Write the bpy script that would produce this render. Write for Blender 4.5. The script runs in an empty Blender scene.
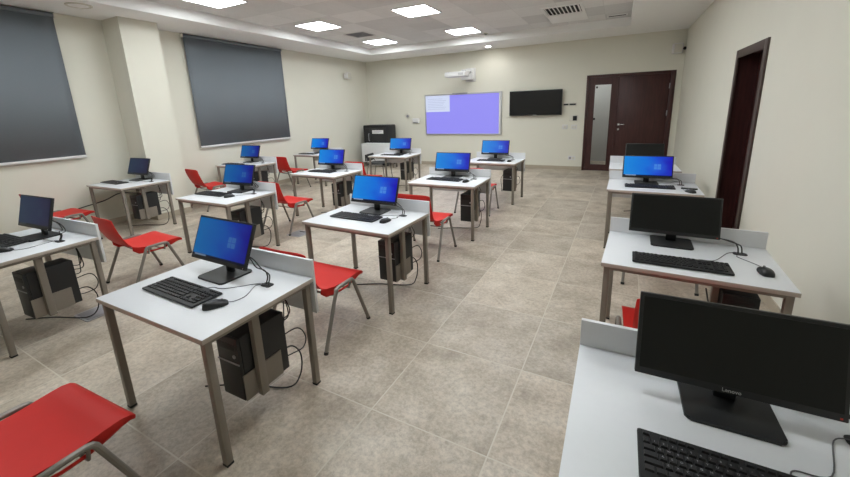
import bpy, bmesh, math, random
from mathutils import Vector, Matrix, Euler
random.seed(4)
SC = bpy.context.scene
COL = SC.collection
R = math.radians

# ---------------------------------------------------------------- materials
def srgb(r, g, b):
    f = lambda c: (c/12.92 if c <= .04045 else ((c+.055)/1.055)**2.4)
    return (f(r/255), f(g/255), f(b/255), 1)

def mat(name, col, rough=.5, metal=0, noise=0, scale=20, bump=0, spec=.5):
    m = bpy.data.materials.new(name); m.use_nodes = True
    n, l = m.node_tree.nodes, m.node_tree.links
    b = n['Principled BSDF']
    b.inputs['Base Color'].default_value = col
    b.inputs['Roughness'].default_value = rough
    b.inputs['Metallic'].default_value = metal
    b.inputs['Specular IOR Level'].default_value = spec
    if noise or bump:
        tc = n.new('ShaderNodeTexCoord'); nz = n.new('ShaderNodeTexNoise')
        nz.inputs['Scale'].default_value = scale; nz.inputs['Detail'].default_value = 5
        l.new(tc.outputs['Object'], nz.inputs['Vector'])
        if noise:
            mx = n.new('ShaderNodeMix'); mx.data_type = 'RGBA'
            mx.inputs['A'].default_value = [c*(1-noise) for c in col[:3]]+[1]
            mx.inputs['B'].default_value = [min(1, c*(1+noise)) for c in col[:3]]+[1]
            l.new(nz.outputs['Fac'], mx.inputs['Factor']); l.new(mx.outputs['Result'], b.inputs['Base Color'])
        if bump:
            bp = n.new('ShaderNodeBump'); bp.inputs['Strength'].default_value = bump; bp.inputs['Distance'].default_value = .01
            l.new(nz.outputs['Fac'], bp.inputs['Height']); l.new(bp.outputs['Normal'], b.inputs['Normal'])
    return m

def emis(name, col, st):
    m = bpy.data.materials.new(name); m.use_nodes = True
    b = m.node_tree.nodes['Principled BSDF']
    b.inputs['Base Color'].default_value = col
    b.inputs['Emission Color'].default_value = col; b.inputs['Emission Strength'].default_value = st
    return m

def picture(name, col, st):  # emissive stand-in for light thrown by the projector
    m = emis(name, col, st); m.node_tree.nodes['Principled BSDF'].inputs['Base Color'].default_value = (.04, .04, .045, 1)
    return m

WALL = mat('wall_paint', (.74, .725, .635, 1), .75, noise=.02, scale=3, spec=.25)
WALL_R = WALL
SOFFIT = mat('soffit_paint', (.90, .90, .89, 1), .8, noise=.02, scale=3, spec=.2)
TOPW = mat('white_laminate', (.74, .76, .79, 1), .38, noise=.015, scale=40)
EDGE = mat('edge_band', (.50, .44, .39, 1), .5)
PANELW = mat('white_board', (.70, .71, .73, 1), .45, noise=.02, scale=30)
STEEL = mat('taupe_steel', (.235, .205, .172, 1), .42, noise=.05, scale=30)
STEELC = mat('grey_tube', (.24, .22, .195, 1), .4, metal=.3, noise=.04, scale=30)
RED = mat('red_plastic', (.60, .020, .015, 1), .52, noise=.05, scale=12, bump=.03, spec=.32)
BLACK = mat('black_plastic', (.012, .013, .014, 1), .45, noise=.15, scale=60)
BLACKM = mat('black_matt', (.010, .011, .012, 1), .6, noise=.15, scale=40)
KEYM = mat('key_black', (.016, .016, .018, 1), .5)
LEGEND = mat('key_legend_print', (.35, .36, .38, 1), .6)
OFFSCR = mat('dark_screen', (.010, .011, .0105, 1), .3, noise=.05, scale=4, spec=.3)
CHARC = mat('charcoal_metal', (.014, .0145, .016, 1), .5, noise=.1, scale=20)
CABLE = mat('cable_black', (.02, .02, .02, 1), .5)
CABLEG = mat('cable_grey', (.12, .12, .13, 1), .5)
BLIND = mat('blind_fabric', srgb(122, 129, 136), .85, noise=.05, scale=120, bump=.05, spec=.1)
WHITEP = mat('white_plastic', (.72, .72, .72, 1), .4, noise=.01, scale=10)
CREAMP = mat('cream_plastic', (.66, .64, .57, 1), .5, noise=.01, scale=10)
GREYP = mat('grey_plastic', (.30, .30, .32, 1), .5, noise=.02, scale=10)
ALU = mat('aluminium', (.48, .48, .50, 1), .35, metal=.7, noise=.03, scale=40)
CHROME = mat('satin_chrome', (.62, .62, .62, 1), .25, metal=1)
WOOD = None
SKIRT = mat('skirting_tile', (.44, .385, .30, 1), .5, noise=.08, scale=9)
ORANGE = mat('power_led_red', (.6, .05, .03, 1), .4)
PAPER = mat('white_label', (.75, .75, .75, 1), .7)
VOID = mat('duct_black', (.02, .02, .02, 1), .8)

def wood():
    m = bpy.data.materials.new('mahogany_veneer'); m.use_nodes = True
    n, l = m.node_tree.nodes, m.node_tree.links; b = n['Principled BSDF']
    tc = n.new('ShaderNodeTexCoord'); mp = n.new('ShaderNodeMapping'); nz = n.new('ShaderNodeTexNoise')
    mp.inputs['Scale'].default_value = (14, 14, 1.1); nz.inputs['Scale'].default_value = 3; nz.inputs['Detail'].default_value = 8
    cr = n.new('ShaderNodeValToRGB')
    cr.color_ramp.elements[0].color = (.036, .0085, .008, 1); cr.color_ramp.elements[1].color = (.068, .0185, .0165, 1)
    cr.color_ramp.elements[0].position = .3; cr.color_ramp.elements[1].position = .75
    l.new(tc.outputs['Object'], mp.inputs['Vector']); l.new(mp.outputs['Vector'], nz.inputs['Vector'])
    l.new(nz.outputs['Fac'], cr.inputs['Fac']); l.new(cr.outputs['Color'], b.inputs['Base Color'])
    b.inputs['Roughness'].default_value = .42
    return m
WOOD = wood()
WOODF = mat('door_frame_brown', (.062, .038, .032, 1), .5, noise=.12, scale=12)

def glass():
    m = bpy.data.materials.new('clear_glass'); m.use_nodes = True
    b = m.node_tree.nodes['Principled BSDF']
    b.inputs['Base Color'].default_value = (.93, .95, .95, 1); b.inputs['Roughness'].default_value = .02
    b.inputs['Transmission Weight'].default_value = 1; b.inputs['IOR'].default_value = 1.02
    return m
GLASS = glass()

def tiles(name, size, rot, off, c1, c2, c3, grout, gw, rough, lo=.70, hi=1.10):
    """square stone tiles: grid of grout lines, tile to tile tone and cloudy mottling"""
    m = bpy.data.materials.new(name); m.use_nodes = True
    n, l = m.node_tree.nodes, m.node_tree.links; b = n['Principled BSDF']
    tc = n.new('ShaderNodeTexCoord'); mp = n.new('ShaderNodeMapping')
    mp.inputs['Rotation'].default_value = (0, 0, rot)
    mp.inputs['Location'].default_value = (off[0], off[1], 0)
    mp.inputs['Scale'].default_value = (1/size, 1/size, 1/size)
    l.new(tc.outputs['Object'], mp.inputs['Vector'])
    fr = n.new('ShaderNodeVectorMath'); fr.operation = 'FRACTION'; l.new(mp.outputs['Vector'], fr.inputs[0])
    fl = n.new('ShaderNodeVectorMath'); fl.operation = 'FLOOR'; l.new(mp.outputs['Vector'], fl.inputs[0])
    sub = n.new('ShaderNodeVectorMath'); sub.operation = 'SUBTRACT'; sub.inputs[1].default_value = (.5, .5, .5); l.new(fr.outputs[0], sub.inputs[0])
    ab = n.new('ShaderNodeVectorMath'); ab.operation = 'ABSOLUTE'; l.new(sub.outputs[0], ab.inputs[0])
    sp = n.new('ShaderNodeSeparateXYZ'); l.new(ab.outputs[0], sp.inputs[0])
    mxm = n.new('ShaderNodeMath'); mxm.operation = 'MAXIMUM'; l.new(sp.outputs[0], mxm.inputs[0]); l.new(sp.outputs[1], mxm.inputs[1])
    gt = n.new('ShaderNodeMapRange'); gt.inputs['From Min'].default_value = .5-gw; gt.inputs['From Max'].default_value = .5-gw*.45
    l.new(mxm.outputs[0], gt.inputs['Value'])
    wn = n.new('ShaderNodeTexWhiteNoise'); wn.noise_dimensions = '2D'; l.new(fl.outputs[0], wn.inputs['Vector'])
    # the veining shifts from tile to tile
    ad = n.new('ShaderNodeVectorMath'); ad.operation = 'MULTIPLY_ADD'
    l.new(wn.outputs['Color'], ad.inputs[0]); ad.inputs[1].default_value = (9, 9, 9); l.new(mp.outputs['Vector'], ad.inputs[2])
    n1 = n.new('ShaderNodeTexNoise'); n1.inputs['Scale'].default_value = 2.4; n1.inputs['Detail'].default_value = 7; n1.inputs['Roughness'].default_value = .62
    n2 = n.new('ShaderNodeTexNoise'); n2.inputs['Scale'].default_value = 26; n2.inputs['Detail'].default_value = 6; n2.inputs['Roughness'].default_value = .75
    l.new(ad.outputs[0], n1.inputs['Vector']); l.new(ad.outputs[0], n2.inputs['Vector'])
    r1 = n.new('ShaderNodeValToRGB'); e = r1.color_ramp.elements
    e[0].position = .32; e[0].color = c1; e[1].position = .68; e[1].color = c3
    k = e.new(.5); k.color = c2
    l.new(n1.outputs['Fac'], r1.inputs['Fac'])
    r2 = n.new('ShaderNodeMapRange'); r2.inputs['From Min'].default_value = .33; r2.inputs['From Max'].default_value = .62
    r2.inputs['To Min'].default_value = lo; r2.inputs['To Max'].default_value = hi; l.new(n2.outputs['Fac'], r2.inputs['Value'])
    r3 = n.new('ShaderNodeMapRange'); r3.inputs['To Min'].default_value = .85; r3.inputs['To Max'].default_value = 1.10; l.new(wn.outputs['Value'], r3.inputs['Value'])
    mm = n.new('ShaderNodeMath'); mm.operation = 'MULTIPLY'; l.new(r2.outputs[0], mm.inputs[0]); l.new(r3.outputs[0], mm.inputs[1])
    vm = n.new('ShaderNodeVectorMath'); vm.operation = 'SCALE'; l.new(r1.outputs['Color'], vm.inputs[0]); l.new(mm.outputs[0], vm.inputs['Scale'])
    mx = n.new('ShaderNodeMix'); mx.data_type = 'RGBA'; l.new(gt.outputs[0], mx.inputs['Factor']); l.new(vm.outputs[0], mx.inputs['A'])
    mx.inputs['B'].default_value = grout
    l.new(mx.outputs['Result'], b.inputs['Base Color'])
    b.inputs['Roughness'].default_value = rough
    bp = n.new('ShaderNodeBump'); bp.inputs['Strength'].default_value = .12; bp.inputs['Distance'].default_value = .004
    l.new(n2.outputs['Fac'], bp.inputs['Height']); l.new(bp.outputs['Normal'], b.inputs['Normal'])
    return m
TR = R(1.2)
_gx, _gy = -.47, 1.515          # one grout crossing of the floor, in metres
_c, _s = math.cos(TR), math.sin(TR)
_off = (-(_c*_gx-_s*_gy)/.725, -(_s*_gx+_c*_gy)/.725)
FLOOR = tiles('stone_floor_tiles', .725, TR, _off, (.375, .315, .245, 1), (.50, .43, .345, 1), (.60, .535, .45, 1), (.57, .525, .44, 1), .007, .42)
CEIL = tiles('ceiling_tiles', .76, 0, (.5, .15), (.74, .735, .73, 1), (.76, .755, .75, 1), (.78, .775, .77, 1), (.62, .61, .60, 1), .005, .9, .95, 1.02)

def screen_mat(name, gain):
    """a lit desktop: azure to deep blue, a four-pane window glowing right of centre, taskbar below"""
    m = bpy.data.materials.new(name); m.use_nodes = True
    n, l = m.node_tree.nodes, m.node_tree.links; b = n['Principled BSDF']
    uv = n.new('ShaderNodeUVMap'); sp = n.new('ShaderNodeSeparateXYZ'); l.new(uv.outputs['UV'], sp.inputs[0])
    U, V = sp.outputs[0], sp.outputs[1]
    def M(op, a, c=None, d=None):
        k = n.new('ShaderNodeMath'); k.operation = op
        for i, v in enumerate((a, c, d)):
            if v is None: continue
            if isinstance(v, (int, float)): k.inputs[i].default_value = v
            else: l.new(v, k.inputs[i])
        return k.outputs[0]
    def inside(x, a, c): return M('MULTIPLY', M('GREATER_THAN', x, a), M('LESS_THAN', x, c))
    r = n.new('ShaderNodeValToRGB'); e = r.color_ramp.elements
    e[0].position = 0; e[0].color = srgb(8, 146, 238); e[1].position = 1; e[1].color = srgb(24, 18, 190)
    k = e.new(.45); k.color = srgb(6, 118, 234)
    k = e.new(.70); k.color = srgb(12, 76, 224)
    wob = n.new('ShaderNodeTexNoise'); wob.inputs['Scale'].default_value = 2.2; l.new(uv.outputs['UV'], wob.inputs['Vector'])
    l.new(M('ADD', U, M('MULTIPLY', M('SUBTRACT', wob.outputs['Fac'], .5), .35)), r.inputs['Fac'])
    # glow round the logo
    du = M('MULTIPLY', M('SUBTRACT', U, .70), 1.9); dv = M('SUBTRACT', V, .48)
    d = M('SQRT', M('ADD', M('MULTIPLY', du, du), M('MULTIPLY', dv, dv)))
    gl = n.new('ShaderNodeMapRange'); gl.inputs['From Min'].default_value = 0; gl.inputs['From Max'].default_value = .42
    gl.inputs['To Min'].default_value = .28; gl.inputs['To Max'].default_value = 0; l.new(d, gl.inputs['Value'])
    mx = n.new('ShaderNodeMix'); mx.data_type = 'RGBA'; l.new(gl.outputs[0], mx.inputs['Factor']); l.new(r.outputs['Color'], mx.inputs['A'])
    mx.inputs['B'].default_value = srgb(60, 150, 250)
    # four panes
    pane = M('MULTIPLY', M('ADD', inside(U, .635, .694), inside(U, .704, .775)), M('ADD', inside(V, .35, .472), inside(V, .49, .62)))
    m2 = n.new('ShaderNodeMix'); m2.data_type = 'RGBA'; l.new(M('MULTIPLY', pane, .4), m2.inputs['Factor']); l.new(mx.outputs['Result'], m2.inputs['A'])
    m2.inputs['B'].default_value = srgb(110, 185, 250)
    # taskbar with its pale search box
    m3 = n.new('ShaderNodeMix'); m3.data_type = 'RGBA'; l.new(M('LESS_THAN', V, .055), m3.inputs['Factor']); l.new(m2.outputs['Result'], m3.inputs['A'])
    m3.inputs['B'].default_value = srgb(10, 22, 60)
    sb = M('MULTIPLY', inside(U, .04, .27), inside(V, .008, .05))
    m4 = n.new('ShaderNodeMix'); m4.data_type = 'RGBA'; l.new(M('MULTIPLY', sb, .8), m4.inputs['Factor']); l.new(m3.outputs['Result'], m4.inputs['A'])
    m4.inputs['B'].default_value = srgb(170, 200, 235)
    b.inputs['Base Color'].default_value = (.01, .01, .012, 1); b.inputs['Roughness'].default_value = .35; b.inputs['Specular IOR Level'].default_value = .2
    l.new(m4.outputs['Result'], b.inputs['Emission Color']); b.inputs['Emission Strength'].default_value = gain
    return m
SCR = screen_mat('lit_desktop', .78)
SCRM = screen_mat('lit_desktop_dimmed', .36)
SCRD = screen_mat('lit_desktop_oblique', .055)  # viewing-angle falloff of the leftmost screens put into weaker emission

# ---------------------------------------------------------------- geometry helpers
def box(bm, x0, x1, y0, y1, z0, z1, bev=0, seg=2, mi=0):
    r = bmesh.ops.create_cube(bm, size=1)
    vs = r['verts']
    bmesh.ops.scale(bm, vec=(x1-x0, y1-y0, z1-z0), verts=vs)
    bmesh.ops.translate(bm, vec=((x0+x1)/2, (y0+y1)/2, (z0+z1)/2), verts=vs)
    fs = set(f for v in vs for f in v.link_faces)
    for f in fs: f.material_index = mi
    if bev:
        es = list(set(e for v in vs for e in v.link_edges))
        g = bmesh.ops.bevel(bm, geom=es, offset=bev, segments=seg, affect='EDGES', profile=.5)
        for f in g['faces']: f.material_index = mi
    return vs

def smoothpath(pts, n=6):
    P = [Vector(p) for p in pts]
    if len(P) < 3: return P
    out = []
    for i in range(len(P)-1):
        p0 = P[i-1] if i else P[0]*2-P[1]; p1, p2 = P[i], P[i+1]
        p3 = P[i+2] if i+2 < len(P) else P[-1]*2-P[-2]
        for k in range(n):
            t = k/n
            out.append(.5*((2*p1)+(p2-p0)*t+(2*p0-5*p1+4*p2-p3)*t*t+(3*p1-p0-3*p2+p3)*t**3))
    out.append(P[-1]); return out

def tube(bm, pts, r, n=8, smooth=0, mi=0):
    P = smoothpath(pts, smooth) if smooth else [Vector(p) for p in pts]
    rings = []; up = None
    for i, p in enumerate(P):
        t = (P[min(i+1, len(P)-1)]-P[max(i-1, 0)])
        if t.length < 1e-9: t = Vector((0, 0, 1))
        t.normalize()
        if up is None:
            up = Vector((0, 0, 1)) if abs(t.z) < .9 else Vector((0, 1, 0))
        a = t.cross(up)
        if a.length < 1e-6: a = t.orthogonal()
        a.normalize(); b = a.cross(t).normalized(); up = b
        rr = r[i] if isinstance(r, (list, tuple)) else r
        rings.append([bm.verts.new(p+(a*math.cos(2*math.pi*k/n)+b*math.sin(2*math.pi*k/n))*rr) for k in range(n)])
    fs = []
    for A, B in zip(rings, rings[1:]):
        for k in range(n): fs.append(bm.faces.new((A[k], A[(k+1) % n], B[(k+1) % n], B[k])))
    fs.append(bm.faces.new(rings[0][::-1])); fs.append(bm.faces.new(rings[-1]))
    for f in fs: f.material_index = mi

def cyl(bm, c, r, h, n=24, axis='Z', mi=0, bev=0):
    g = bmesh.ops.create_cone(bm, cap_ends=True, segments=n, radius1=r, radius2=r, depth=h)
    vs = g['verts']
    if axis == 'X': bmesh.ops.rotate(bm, verts=vs, matrix=Matrix.Rotation(R(90), 3, 'Y'))
    if axis == 'Y': bmesh.ops.rotate(bm, verts=vs, matrix=Matrix.Rotation(R(90), 3, 'X'))
    bmesh.ops.translate(bm, vec=c, verts=vs)
    fs = set(f for v in vs for f in v.link_faces)
    for f in fs: f.material_index = mi
    if bev:
        es = [e for e in set(e for v in vs for e in v.link_edges) if any(len(f.verts) > 4 for f in e.link_faces)]
        bmesh.ops.bevel(bm, geom=es, offset=bev, segments=2, affect='EDGES')

def prism(bm, poly, z0, z1, mi=0, bev=0):
    b = [bm.verts.new((x, y, z0)) for x, y in poly]; t = [bm.verts.new((x, y, z1)) for x, y in poly]
    n = len(poly); fs = [bm.faces.new(b[::-1]), bm.faces.new(t)]
    for k in range(n): fs.append(bm.faces.new((b[k], b[(k+1) % n], t[(k+1) % n], t[k])))
    for f in fs: f.material_index = mi
    if bev: bmesh.ops.bevel(bm, geom=list(fs[0].edges)+list(fs[1].edges), offset=bev, segments=2, affect='EDGES')

def rounded(w, d, r, n=5):
    out = []
    for sx, sy, a0 in ((1, 1, 0), (-1, 1, 90), (-1, -1, 180), (1, -1, 270)):
        for k in range(n+1):
            a = R(a0+90*k/n); out.append((sx*(w/2-r)+r*math.cos(a), sy*(d/2-r)+r*math.sin(a)))
    return out

def obj(name, bm, mats, parent=None, loc=None, rot=None, smooth=True, angle=35):
    bmesh.ops.recalc_face_normals(bm, faces=bm.faces)
    me = bpy.data.meshes.new(name); bm.to_mesh(me); bm.free()
    for m in (mats if isinstance(mats, (list, tuple)) else [mats]): me.materials.append(m)
    if smooth:
        for p in me.polygons: p.use_smooth = True
        me.set_sharp_from_angle(angle=R(angle))
    o = bpy.data.objects.new(name, me); COL.objects.link(o)
    if parent: o.parent = parent
    if loc: o.location = loc
    if rot: o.rotation_euler = rot
    return o

def tag(o, label, cat, group=None, kind=None):
    o['label'] = label
    if cat: o['category'] = cat
    if group: o['group'] = group
    if kind: o['kind'] = kind
    return o

def thing(name, label, cat, loc=(0, 0, 0), rz=0, group=None):
    o = bpy.data.objects.new(name, None); COL.objects.link(o)
    o.empty_display_size = .1; o.location = loc; o.rotation_euler = (0, 0, rz)
    return tag(o, label, cat, group)

def struct(name, bm, m, label, cat, parent=None):
    return tag(obj(name, bm, m, parent, smooth=False), label, cat, kind='structure')

def kids(o): return KID.get(o.name, [])
KID = {}
def reg(root):
    for o in list(bpy.data.objects):
        if o.parent: KID.setdefault(o.parent.name, [])
        if o.parent and o.name not in [c.name for c in KID[o.parent.name]]: KID[o.parent.name].append(o)
def copy_tree(o, parent=None):
    c = o.copy(); COL.objects.link(c)
    if parent: c.parent = parent
    for ch in list(o.children): copy_tree(ch, c)
    return c

def W(root_loc, rz):
    return Matrix.Translation(Vector(root_loc)) @ Matrix.Rotation(rz, 4, 'Z')

def textmesh(s, size, ext=.0003):
    cu = bpy.data.curves.new('t', 'FONT'); cu.body = s; cu.size = size; cu.extrude = ext; cu.align_x = 'CENTER'; cu.align_y = 'CENTER'
    cu.resolution_u = 2
    o = bpy.data.objects.new('t', cu); COL.objects.link(o)
    dg = bpy.context.evaluated_depsgraph_get()
    me = bpy.data.meshes.new_from_object(o.evaluated_get(dg))
    bpy.data.objects.remove(o); bpy.data.curves.remove(cu)
    return me

# ---------------------------------------------------------------- the room
XL, XR, YB, YN, ZS, ZP = -7.62, 1.28, 10.85, -1.7, 3.33, 3.50
T = .15
bm = bmesh.new(); box(bm, XL-T, XR+1.2, YN-T, YB+2.2, -.1, 0)
struct('floor', bm, FLOOR, 'beige stone tile floor with pale grout lines', 'floor')
bm = bmesh.new(); box(bm, XL-T, XL, YN-T, YB+T, 0, ZP+.2)
struct('wall_left', bm, WALL, 'cream wall behind the grey blinds', 'wall')
# far wall with the double door opening
DX0, DX1, DH = -.776, 1.15, 2.45
bm = bmesh.new()
box(bm, XL, DX0, YB, YB+T, 0, ZP+.2); box(bm, DX1, XR, YB, YB+T, 0, ZP+.2); box(bm, DX0, DX1, YB, YB+T, DH, ZP+.2)
struct('wall_far', bm, WALL, 'cream wall with the whiteboard, television and double door', 'wall')
# right wall with the single door opening
RY0, RY1, RH = 5.03, 6.14, 2.315
bm = bmesh.new()
box(bm, XR, XR+.3, YN-T, RY0, 0, ZP+.2); box(bm, XR, XR+.3, RY1, YB+T, 0, ZP+.2); box(bm, XR, XR+.3, RY0, RY1, RH, ZP+.2)
struct('wall_right', bm, WALL, 'plain cream wall beside the right-hand desks', 'wall')
bm = bmesh.new(); box(bm, XL, XR, YN-T, YN, 0, ZP+.2)
struct('wall_near', bm, WALL, 'cream wall behind the viewer', 'wall')
# raised tiled ceiling field and the lower white border round it
PX0, PX1, PY0, PY1 = -6.53, .10, -.6, 9.60
bm = bmesh.new(); box(bm, PX0-.02, PX1+.02, PY0-.02, PY1+.02, ZP, ZP+.1)
struct('ceiling', bm, CEIL, 'grey tiled suspended ceiling holding the light panels', 'ceiling')
bm = bmesh.new()
box(bm, XL, PX0, YN, YB, ZS, ZP+.1); box(bm, PX1, XR, YN, YB, ZS, ZP+.1)
box(bm, PX0, PX1, PY1, YB, ZS, ZP+.1); box(bm, PX0, PX1, YN, PY0, ZS, ZP+.1)
struct('trim_1', bm, SOFFIT, 'lowered white plaster border around the ceiling tiles', 'ceiling border')
bm = bmesh.new(); box(bm, XL, -7.12, 3.53, 4.11, 0, ZS)
struct('column', bm, WALL, 'square cream pillar standing between the two grey blinds', 'pillar')
# skirting
bm = bmesh.new()
box(bm, XL, XL+.012, YN, 3.53, 0, .1); box(bm, XL, XL+.012, 4.11, YB, 0, .1); box(bm, XL, -7.108, 3.518, 3.53, 0, .1); box(bm, -7.12, -7.108, 3.53, 4.11, 0, .1); box(bm, XL, -7.108, 4.11, 4.122, 0, .1)
struct('baseboard_left', bm, SKIRT, 'beige tile skirting along the left wall and pillar', 'skirting')
bm = bmesh.new(); box(bm, XL+.012, DX0, YB-.012, YB, 0, .1); box(bm, DX1, XR, YB-.012, YB, 0, .1)
struct('baseboard_far', bm, SKIRT, 'beige tile skirting below the whiteboard and television', 'skirting')
bm = bmesh.new(); box(bm, XR-.012, XR, YN, RY0, 0, .1); box(bm, XR-.012, XR, RY1, YB-.012, 0, .1)
struct('baseboard_right', bm, SKIRT, 'beige tile skirting along the right wall', 'skirting')
# corridor seen through the glass of the double door
bm = bmesh.new()
box(bm, -2.2, XR+.9, YB+1.9, YB+2.05, 0, 3.0); box(bm, -2.2, XR+.9, YB+T, YB+2.05, 2.95, 3.05)
box(bm, -2.35, -2.2, YB+T, YB+2.05, 0, 3.05); box(bm, XR+.9, XR+1.05, YB+T, YB+2.05, 0, 3.05)
struct('wall_corridor', bm, mat('corridor_paint', (.62, .63, .62, 1), .7), 'pale corridor wall behind the door glass', 'wall')
bm = bmesh.new(); cyl(bm, (0, 0, -.02), .12, .04)
cl = tag(obj('corridor_light', bm, emis('corridor_lamp', (1, .98, .95, 1), 85)), 'round corridor ceiling lamp behind the double door', 'light'); cl.location = (-.7, YB+1.0, 2.95)

# double door
def dbl_door():
    d = thing('door_1', 'dark mahogany double door with a tall narrow glass panel', 'door', (0, YB, 0))
    d['kind'] = 'structure'
    f = bmesh.new(); y0, y1 = -.02, .13
    box(f, DX0, DX0+.06, y0, y1, 0, DH, .004); box(f, DX1-.10, DX1, y0, y1, 0, DH, .004); box(f, DX0+.06, DX1-.10, y0, y1, DH-.06, DH, .004)
    obj('door_frame', f, WOOD, d)
    a, b_ = DX0+.063, -.043; g0, g1, z0, z1 = -.578, -.185, .16, 2.215
    f = bmesh.new(); y0, y1 = .01, .055
    box(f, a, g0, y0, y1, .008, DH-.063); box(f, g1, b_-.002, y0, y1, .008, DH-.063); box(f, g0, g1, y0, y1, .008, z0); box(f, g0, g1, y0, y1, z1, DH-.063)
    nl = obj('door_leaf', f, WOOD, d); nl['label'] = 'narrow leaf with a tall glass panel'
    f = bmesh.new()
    for x0, x1, q0, q1 in ((g0-.02, g0+.012, z0-.02, z1+.02), (g1-.012, g1+.02, z0-.02, z1+.02), (g0+.012, g1-.012, z0-.02, z0+.012), (g0+.012, g1-.012, z1-.012, z1+.02)):
        box(f, x0, x1, .0, .012, q0, q1, .003)
    obj('glazing_bead', f, WOOD, nl)
    f = bmesh.new(); box(f, g0+.001, g1-.001, .028, .034, z0+.001, z1-.001); obj('glass_pane', f, GLASS, nl)
    f = bmesh.new(); box(f, g0+.03, g0+.075, .008, .027, 2.12, 2.17, .004); obj('glass_fitting', f, BLACK, nl)
    f = bmesh.new(); cyl(f, (g0+.03, .018, 1.355), .03, .018, axis='Y'); obj('glass_fitting', f, BLACK, nl)
    f = bmesh.new(); box(f, b_+.002, DX1-.103, .01, .055, .008, DH-.063, .003)
    wl = obj('door_leaf', f, WOOD, d); wl['label'] = 'wide plain leaf with a lever handle'
    f = bmesh.new(); box(f, b_-.022, b_+.018, -.004, .01, .02, DH-.07, .003); obj('meeting_strip', f, WOOD, wl)
    f = bmesh.new()
    cyl(f, (.03, -.006, 1.21), .028, .012, axis='Y', bev=.003); tube(f, [(.03, -.01, 1.21), (.03, -.05, 1.21), (.045, -.058, 1.21), (.16, -.058, 1.208)], .0105, 10)
    obj('lever_handle', f, CHROME, wl)
    f = bmesh.new(); cyl(f, (.03, .003, 1.09), .024, .014, axis='Y', bev=.003); obj('key_cylinder', f, CHROME, wl)
    for z in (.3, 1.47, 2.1):
        f = bmesh.new(); cyl(f, (DX1-.105, -.012, z), .012, .12, 12); obj('hinge', f, ALU, wl)
dbl_door()

def side_door():
    d = thing('door_2', 'dark brown recessed door in the right wall', 'door', (XR, 0, 0)); d['kind'] = 'structure'
    f = bmesh.new(); w = .085
    box(f, -.02, .0, RY0-.01, RY0+w, 0, RH+.01, .003); box(f, -.02, 0, RY1-w*.8, RY1+.01, 0, RH+.01, .003); box(f, -.02, 0, RY0+w, RY1-w*.8, RH-w, RH+.01, .003)
    obj('architrave', f, WOODF, d)
    f = bmesh.new()
    box(f, 0, .28, RY0+.001, RY0+.035, 0, RH-.001); box(f, 0, .28, RY1-.035, RY1-.001, 0, RH-.001); box(f, 0, .28, RY0+.035, RY1-.035, RH-.035, RH-.001)
    obj('door_jamb', f, WOOD, d)
    f = bmesh.new(); box(f, .2, .245, RY0+.038, RY1-.038, .008, RH-.038, .003)
    lf = obj('door_leaf', f, WOOD, d)
    f = bmesh.new(); cyl(f, (.196, RY0+.13, 1.2), .028, .01, axis='X'); tube(f, [(.196, RY0+.13, 1.2), (.15, RY0+.13, 1.2), (.145, RY0+.15, 1.2), (.145, RY0+.26, 1.2)], .01, 8)
    obj('lever_handle', f, CHROME, lf)
side_door()
bm = bmesh.new(); box(bm, XR+.3, XR+.34, RY0-.1, RY1+.1, 0, RH+.1)
struct('trim_2', bm, VOID, 'dark lining behind the recessed side door', 'lining')

# ---------------------------------------------------------------- ceiling fittings
LIGHT = emis('light_panel_glow', (.935, .985, 1.0, 1), 23.5)
def ceiling_light(x, y, label):
    t = thing('ceiling_light', label, 'ceiling light', (x, y, ZP), 0, 'square light panels in the tiled ceiling')
    s = .345
    f = bmesh.new()
    for a, b_, c, d in ((-s, s, -s, -s+.02), (-s, s, s-.02, s), (-s, -s+.02, -s+.02, s-.02), (s-.02, s, -s+.02, s-.02)): box(f, a, b_, c, d, -.012, 0)
    obj('frame', f, WHITEP, t)
    f = bmesh.new(); box(f, -s+.02, s-.02, -s+.02, s-.02, -.008, 0); obj('diffuser', f, LIGHT, t)
for x, y, lab in ((-5.7, 4.2, 'glowing ceiling panel above the second blind, cut by the top picture edge'),
                  (-5.68, 6.5, 'glowing square ceiling panel nearest the left wall, fully in view'),
                  (-3.42, 6.58, 'largest glowing ceiling panel, at the top middle of the picture'),
                  (-5.68, 8.82, 'glowing ceiling panel by the dark square vent, above the far left corner'),
                  (-3.38, 8.84, 'glowing square ceiling panel nearest the whiteboard'),
                  (-1.12, 6.62, 'glowing ceiling panel just above the top picture edge, near the big vent'),
                  (-3.42, 4.3, 'glowing ceiling panel out of view above the third desk row'),
                  (-1.12, 4.3, 'glowing ceiling panel out of view over the central aisle'),
                  (-5.7, 1.9, 'glowing ceiling panel out of view above the first blind'),
                  (-3.42, 1.9, 'glowing ceiling panel out of view over the front desks'),
                  (-1.12, 1.9, 'glowing ceiling panel out of view near the viewer'),
                  ):
    ceiling_light(x, y, lab)

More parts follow.
